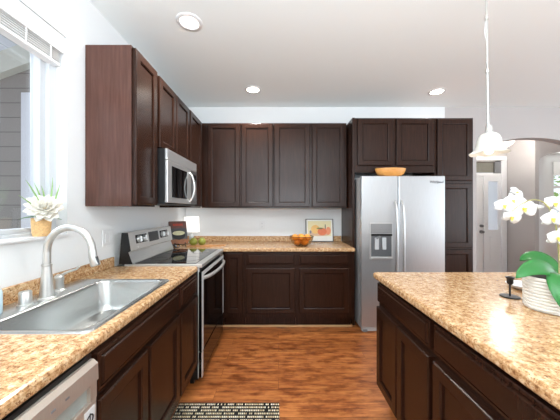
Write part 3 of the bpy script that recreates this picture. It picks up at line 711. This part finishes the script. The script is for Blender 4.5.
for i, (a, b_, c_) in enumerate(spots):
    if i < 4: lab = 'orange in the bottom layer inside the smoky glass bowl'
    elif i < 10: lab = ['orange at the very front of the glass bowl', 'orange at the right front of the glass bowl rim', 'orange at the right rear of the glass bowl', 'orange at the very back of the glass bowl', 'orange at the left rear of the glass bowl', 'orange at the left front of the glass bowl rim'][i-4]
    else: lab = 'orange in the middle of the top of the glass bowl'
    if proto is None:
        bm = bmesh.new(); sphere(bm, (0, 0, .036), .038, sz=.94, n=20); proto = o = obj('orange_fruit', bm, OR, smooth=True)
    else: o = proto.copy(); C.objects.link(o)
    o.location = (.272+a, 3.02+b_, CT+c_); tag(o, lab, 'orange', 'oranges in the glass bowl')
# framed print
pf = thing('framed_print', 'thin-framed watercolour print of peaches leaning on the back wall', 'picture', (.548, 3.395, CT+.0012), 0)
TL = R(-6)
FW, FH = .185, .305
bm = bmesh.new()
for a in ((-FW, -FW+.010, 0, FH), (FW-.010, FW, 0, FH), (-FW+.01, FW-.01, 0, .010), (-FW+.01, FW-.01, FH-.010, FH)):
    bx(bm, a[0], a[1], -.008, .010, a[2], a[3])
for v in bm.verts: v.co = Vector(tilt(v.co))
obj('frame', bm, mat('frame_grey', '#57534f', .4), pf)
mt = tb('mat_board', -FW+.01, FW-.01, .0, .008, .01, FH-.01, mat('mat_white', '#eeece6', .8), pf)
ar = tb('print_background', -.155, .155, -.0015, 0, .075, .275, mat('print_cream', '#eadfb4', .8, var=.05), pf)
def pd(cx, cz, rx, rz_, col, yy, name='painted_peach', var=.12):
    bm = bmesh.new(); n = 26
    loft(bm, [[tilt((cx+rx*math.cos(2*PI*k/n)*(1+.05*math.sin(3*k)), y, cz+rz_*math.sin(2*PI*k/n))) for k in range(n)] for y in (-.0012, yy)])
    obj(name, bm, mat(name+col[1:], col, .8, var=var, bump=(25, 0)), ar)
pd(0, .105, .14, .028, '#d7b49a', -.0018, 'painted_shadow')
pd(-.055, .165, .058, .058, '#ecc07a', -.0024); pd(.13-.012, .145, .034, .052, '#e99a78', -.0024); pd(.035, .135, .062, .05, '#df7f5c', -.0028)
pd(.005, .178, .045, .010, '#6d7a4e', -.0032, 'painted_leaf'); pd(.078, .20, .007, .035, '#7c746c', -.0032, 'painted_twig'); pd(-.12, .13, .014, .022, '#8b8a95', -.003, 'painted_berry')

# ------------------------------------------------------------------ basket of flowers on the sill
SZ = WZ0+.0125
fb = thing('flower_basket', 'woven basket with a big white blossom on the window sill', 'flower arrangement', (-1.272, 1.368, SZ))
BK = mat('wicker', '#d3ab76', .7, var=.35, bump=(110, .8))
bm = bmesh.new(); lathe(bm, [(0, 0), (.034, 0), (.038, .02), (.041, .06), (.042, .094), (.040, .098), (.037, .092), (.037, .06), (.032, .01), (0, .008)], 48, fn=lambda r, z, a: (r*(1+.02*math.sin(16*a)), z)); obj('basket', bm, BK, fb, True)
def petal(bm, base, direc, L, W, curl, up=Vector((0, 0, 1)), n=5, thick=0):
    d = Vector(direc).normalized(); s = d.cross(up)
    s = s.normalized() if s.length > .01 else Vector((1, 0, 0)); nn = s.cross(d).normalized()
    L1 = []; 
    for i in range(n+1):
        t = i/n; w_ = W*math.sin(PI*min(1, (.08+.92*t)))**.75*(1 if t < 1 else 0) if i < n else 0.0005
        w_ = max(w_, .0006); c = Vector(base)+d*L*t+nn*(-curl*L*t*t)
        L1.append((bm.verts.new(c-s*w_+nn*w_*.25), bm.verts.new(c), bm.verts.new(c+s*w_+nn*w_*.25)))
    for a, b_ in zip(L1, L1[1:]):
        bm.faces.new((a[0], a[1], b_[1], b_[0])); bm.faces.new((a[1], a[2], b_[2], b_[1]))
def solid(o, t): m = o.modifiers.new('solidify', 'SOLIDIFY'); m.thickness = t; return o
PET = mat('white_petal', '#ddd8cc', .6, var=.03); PETC = mat('cream_petal', '#dcc9a0', .6, var=.05)
LEAF = mat('leaf_green', '#4d7f3a', .45, var=.2, bump=(20, .1)); GRASS = mat('grass_green', '#86a863', .5, var=.15)
bm = bmesh.new(); cc = Vector((.036, -.018, .149)); ax = Vector((.45, -.75, .5)).normalized(); au = ax.orthogonal().normalized(); av = ax.cross(au)
for ring, (cnt, el, L_, W_) in enumerate(((11, -12, .082, .024), (12, 8, .086, .024), (12, 28, .078, .021), (10, 48, .062, .017), (8, 66, .046, .013), (5, 82, .034, .009))):
    for k in range(cnt):
        a = 2*PI*(k+.5*(ring % 2))/cnt+random.uniform(-.15, .15); e_ = R(el+random.uniform(-8, 8))
        d = (au*math.cos(a)+av*math.sin(a))*math.cos(e_)+ax*math.sin(e_)
        petal(bm, cc+d*.006, d, L_*random.uniform(.76, .96), W_, -.2, up=ax)
blo = solid(obj('blossom', bm, PET, fb, True), .0008)
bm = bmesh.new(); sphere(bm, cc+ax*.008, .013, n=10); obj('blossom_center', bm, PETC, blo, True)
bm = bmesh.new(); tube(bm, [(0, 0, .01), (.005, 0, .08), tuple(cc)], .004, 8); obj('stem', bm, LEAF, fb)
for (a, L_, lean) in ((2.6, .15, .35), (3.6, .16, .25), (.4, .15, .5), (1.4, .17, .35), (5.0, .14, .45), (4.3, .12, .7), (2.0, .13, .15)):
    bm = bmesh.new(); petal(bm, (.02, 0, .10), (math.cos(a)*lean, math.sin(a)*lean, 1), L_*1.3, .0075, .15, up=Vector((.3, 1, 0))); solid(obj('grass_blade', bm, GRASS, fb), .0008)
for (a, el) in ((3.9, 5), (.8, 0), (5.3, 10)):
    bm = bmesh.new(); petal(bm, (0, 0, .102), (math.cos(a), math.sin(a), math.sin(R(el))), .085, .022, .2); solid(obj('leaf', bm, LEAF, fb), .001)

# ------------------------------------------------------------------ things on the island
ch = thing('candle_holder', 'black metal candlestick on the island beside the orchid pot', 'candle holder', (1.140, 1.256, CT))
bm = bmesh.new(); lathe(bm, [(0, 0), (.038, 0), (.040, .003), (.038, .006), (0, .006)], 36); obj('base', bm, IRON, ch, True)
bm = bmesh.new(); tube(bm, [(0, 0, .005), (0, 0, .066)], .0042, 10); obj('stem', bm, IRON, ch)
bm = bmesh.new(); lathe(bm, [(0, .062), (.008, .062), (.013, .070), (.013, .088), (.019, .096), (.019, .099), (.010, .099), (.010, .075), (0, .075)], 24); obj('cup', bm, IRON, ch, True)
bm = bmesh.new(); lathe(bm, [(0, 0), (.05, 0), (.075, .012), (.085, .024), (.082, .025), (.07, .015), (.045, .005), (0, .005)], 36)
tag(obj('white_dish', bm, WHITE, smooth=True, loc=(1.345, 1.385, CT)), 'small shallow white dish behind the orchid pot', 'dish')
op = thing('potted_orchid', 'white orchid in a ribbed white oval pot on the island', 'orchid', (1.282, 1.10, CT))
op_scale = .95
RX, RY = .200, .125
prof = [(0, 0), (.93, 0), (.965, .004)]
for k in range(10): z = .006+.0134*k; prof += [(.950+.015*k/9, z), (.985+.015*k/9, z+.004), (.985+.015*k/9, z+.0095)]
prof += [(.995, .141), (.985, .143), (.965, .141), (.95, .13), (.94, .02), (0, .02)]
bm = bmesh.new(); lathe(bm, prof, 64, sx=RX, sy=RY); obj('pot', bm, mat('white_ceramic', '#dedad2', .4, var=.01), op, True)
bm = bmesh.new(); lathe(bm, [(.95, .122), (.5, .130), (0, .132)], 40, sx=RX, sy=RY); obj('soil', bm, mat('soil_dark', '#2c231c', .95, var=.3, bump=(80, .8)), op)
def bigleaf(base, pts, W, roll=0, name='leaf'):
    bm = bmesh.new(); pts = [Vector(p) for p in pts]; N = 12; rows = []
    def bez(t):
        P_ = [Vector(base)]+pts; n = len(P_)-1
        return sum((P_[i]*math.comb(n, i)*(1-t)**(n-i)*t**i for i in range(n+1)), Vector())
    for i in range(N+1):
        t = i/N; c = bez(t); d = (bez(min(1, t+.02))-bez(max(0, t-.02))).normalized(); s = d.cross(Vector((0, 0, 1)))
        s = s.normalized() if s.length > .05 else Vector((1, 0, 0)); s = Matrix.Rotation(R(roll), 3, d) @ s; nn = s.cross(d)
        w_ = W*max(.02, (math.sin(PI*(.10+.90*t))**.6))
        rows.append([bm.verts.new(c+s*w_*q+nn*abs(q)*w_*.22) for q in (-1, -.6, 0, .6, 1)])
    for a, b_ in zip(rows, rows[1:]):
        for k in range(4): bm.faces.new((a[k], a[k+1], b_[k+1], b_[k]))
    return solid(obj(name, bm, OL, op, True), .002)
OL = mat('orchid_leaf', '#2f7436', .32, var=.22, bump=(9, .05))
bigleaf((-.09, -.02, .12), [(-.12, -.02, .19), (-.22, -.03, .215), (-.295, -.04, .145)], .036, -52)
bigleaf((-.08, -.05, .11), [(-.11, -.07, .20), (-.10, -.10, .24), (-.05, -.12, .17)], .036, -35)
bigleaf((-.06, -.05, .12), [(-.06, -.12, .24), (-.04, -.17, .20), (-.01, -.185, .03)], .046, -12)
bigleaf((-.08, -.03, .12), [(-.12, -.05, .21), (-.20, -.09, .17), (-.175, -.115, .02)], .034, 12)
bigleaf((.04, -.04, .12), [(.08, -.10, .26), (.14, -.18, .2), (.17, -.2, .1)], .045, 20)
bigleaf((.08, .02, .12), [(.16, .04, .24), (.22, .06, .22), (.28, .06, .16)], .042, 40)
bigleaf((.0, .05, .12), [(-.03, .10, .22), (-.06, .13, .22), (-.1, .15, .18)], .038, -30)
STEMG = mat('stem_olive', '#a9a56a', .5); STAKE = mat('bamboo_tan', '#cdb68a', .6)
ORW = mat('orchid_white', '#dddcda', .5, var=.01); ORY = mat('orchid_yellow', '#e4c65a', .5)
def px2(X, Y, y):   # helper used only to size the sprays: world point of a photographed spot at depth y, relative to the pot
    return Vector(((X-278.5)*y/255-1.282, y-1.10, 1.345-(Y-209.5)*y/255-CT))
for (a, b_) in ((-.075, -.005), (.02, -.03), (.05, .02)):
    bm = bmesh.new(); tube(bm, [(a, b_, .12), (a+.003, b_, .30), (a+.004, b_, .50)], .003, 6); obj('stake', bm, STAKE, op)
def spray(P_):
    bm = bmesh.new(); N = 24; P_ = [Vector(p) for p in P_]; n = len(P_)-1
    pts = [sum((P_[i]*math.comb(n, i)*(1-t/N)**(n-i)*(t/N)**i for i in range(n+1)), Vector()) for t in range(N+1)]
    tube(bm, pts, [.0032-.0015*i/N for i in range(N+1)], 8); obj('stem', bm, STEMG, op, True); return pts
s1 = spray([(-.07, -.0, .12), (-.072, -.0, .36), (-.075, -.0, .52), (-.19, -.0, .52), (-.26, -.0, .44), (-.30, .01, .39)])
s2 = spray([(.02, -.03, .12), (.02, -.03, .40), (.01, -.03, .62), (-.05, -.05, .56), (-.075, -.06, .40), (-.08, -.06, .32)])
s3 = spray([(.05, .02, .12), (.05, .02, .40), (.08, .02, .66), (.18, .0, .60), (.24, -.02, .5)])
def flower(c, facing, size, roll=0):
    c = Vector(c); f = Vector(facing).normalized(); up = Vector((0, 0, 1)); s = f.cross(up).normalized(); u = s.cross(f).normalized()
    bm = bmesh.new()
    for ang, L_, W_ in ((90, 1, .34), (210, 1, .34), (330, 1, .34), (8, 1.02, .62), (172, 1.02, .62)):
        a = R(ang)+roll; d = s*math.cos(a)+u*math.sin(a)
        petal(bm, c+f*(.002 if W_ > .5 else 0), (d+f*.15), size*L_, size*W_, .15, up=f, n=6)
    o = solid(obj('flower', bm, ORW, op, True), .0008)
    bm = bmesh.new(); petal(bm, c+f*.004, (-u*.7+f*.7), size*.38, size*.14, .2, up=f); sphere(bm, c+f*.006, size*.13, n=8)
    for q in (-1, 1): petal(bm, c+f*.004, (s*q*.8+f*.6+u*.2), size*.26, size*.10, .1, up=f)
    obj('lip', bm, ORY, o, True)
for (X, Y, dy, sz, fc_, rl) in ((504, 206, 1.12, .038, (-.4, -1, .0), .2), (512, 201, 1.15, .038, (-.1, -1, .1), -.2), (523, 209, 1.11, .050, (-.15, -1, .05), 0), (511, 217, 1.10, .038, (-.2, -1, -.5), .4), (516, 193, 1.16, .032, (.2, -1, .5), .8),
                               (555, 204, 1.10, .04, (-.6, -1, 0), .5), (552, 219, 1.09, .042, (-.3, -1, -.1), 0), (557, 238, 1.07, .044, (-.1, -1, -.1), .2), (565, 212, 1.12, .045, (.2, -1, 0), 0),
                               (585, 200, 1.15, .045, (.3, -1, 0), .3), (600, 215, 1.12, .045, (.2, -1, 0), .1)):
    flower(px2(X, Y, dy), fc_, sz, rl)
for (X, Y, dy) in ((534, 206, 1.13), (539, 207, 1.14)):
    bm = bmesh.new(); sphere(bm, px2(X, Y, dy), .011, sx=1.9, n=10, sz=.9); obj('flower_bud', bm, ORW, op, True)

# ------------------------------------------------------------------ pendant and hall light
pd_ = thing('pendant_lamp', 'hanging pendant lamp with a flared white glass bell shade over the island', 'pendant lamp', (1.20, 1.454, 0))
bm = bmesh.new(); lathe(bm, [(0, ZC-.03), (.05, ZC-.028), (.06, ZC-.004), (.06, ZC-.0005), (0, ZC-.0005)], 24); obj('canopy', bm, CHROME, pd_, True)
bm = bmesh.new(); tube(bm, [(-.015, 0, ZC-.03), (-.014, 0, 2.44), (-.010, 0, 2.14)], .0045, 8); tube(bm, [(-.010, 0, 2.14), (-.005, 0, 1.80)], .0055, 8)
for zz, xx in ((2.437, -.014), (2.134, -.010)): tube(bm, [(xx, 0, zz-.01), (xx, 0, zz+.01)], .009, 10)
obj('rod', bm, CHROME, pd_, True)
bm = bmesh.new(); tube(bm, [(-.015, .004, 2.43), (-.022, .004, 2.36), (-.004, .004, 2.26), (-.010, .004, 2.15)], .0018, 6); obj('cord', bm, WHITE, pd_)
bm = bmesh.new(); lathe(bm, [(0, 1.812), (.014, 1.812), (.017, 1.80), (.019, 1.775), (.026, 1.770), (.026, 1.760), (0, 1.758)], 20); bmesh.ops.translate(bm, verts=bm.verts, vec=(0, 0, .012)); obj('socket_cap', bm, CHROME, pd_, True)
def ruf(r, z, a):
    k = max(0, (1.73-z)/.08); k = min(1, k)**2
    return r*(1+.02*k*math.sin(5*a+.6)), z+.004*k*math.sin(5*a+.6)
sp_ = [(.022, 1.768), (.034, 1.764), (.048, 1.750), (.056, 1.728), (.060, 1.70), (.066, 1.678), (.078, 1.662), (.092, 1.653)]
bm = bmesh.new(); lathe(bm, sp_+[(r-.003, z-.002) for r, z in sp_[::-1]], 48, fn=ruf); bmesh.ops.translate(bm, verts=bm.verts, vec=(0, 0, .012))
sh_m = mat('alabaster_glass', '#cbc9c1', .3, emit='#fff8ea', es=.06, var=.06, bump=(18, 0)); obj('lamp_shade', bm, sh_m, pd_, True)
bm = bmesh.new(); sphere(bm, (0, 0, 1.69), .026, sz=1.2, n=14); obj('bulb', bm, mat('bulb_lit', '#ffffff', .5, emit='#fff2dc', es=.8, var=0), pd_, True)
l = bpy.data.lights.new('pendant_glow', 'POINT'); l.energy = .25; l.shadow_soft_size = .03; l.color = (1, .92, .82); o = bpy.data.objects.new('pendant_glow', l); C.objects.link(o); o.parent = pd_; o.location = (0, 0, 1.645)
hl = thing('hall_ceiling_light', 'white glass ceiling light hanging in the hall beyond the arch', 'ceiling light', (3.87, 4.4, 0))
bm = bmesh.new(); lathe(bm, [(0, ZC-.04), (.06, ZC-.03), (.07, ZC-.0005), (0, ZC-.0005)], 20); tube(bm, [(0, 0, 2.44), (0, 0, ZC-.03)], .008, 8); obj('stem', bm, CHROME, hl)
bm = bmesh.new(); lathe(bm, [(0, 2.405), (.06, 2.415), (.12, 2.45), (.155, 2.50), (.15, 2.502), (.11, 2.46), (0, 2.42)], 32); obj('glass_bowl', bm, mat('hall_bowl', '#ffffff', .4, emit='#fffaf0', es=1.6, var=0), hl, True)
l = bpy.data.lights.new('hall_glow', 'POINT'); l.energy = 44; l.shadow_soft_size = .1; l.color = (1, .95, .9); o = bpy.data.objects.new('hall_glow', l); C.objects.link(o); o.parent = hl; o.location = (0, 0, 2.56)

# ------------------------------------------------------------------ rug
bm = bmesh.new(); bx(bm, -.685, .005, .85, 1.765, .0, .009, .003)
tag(obj('woven_rug', bm, RUG), 'black and cream striped woven rug on the floor in front of the sink', 'rug')
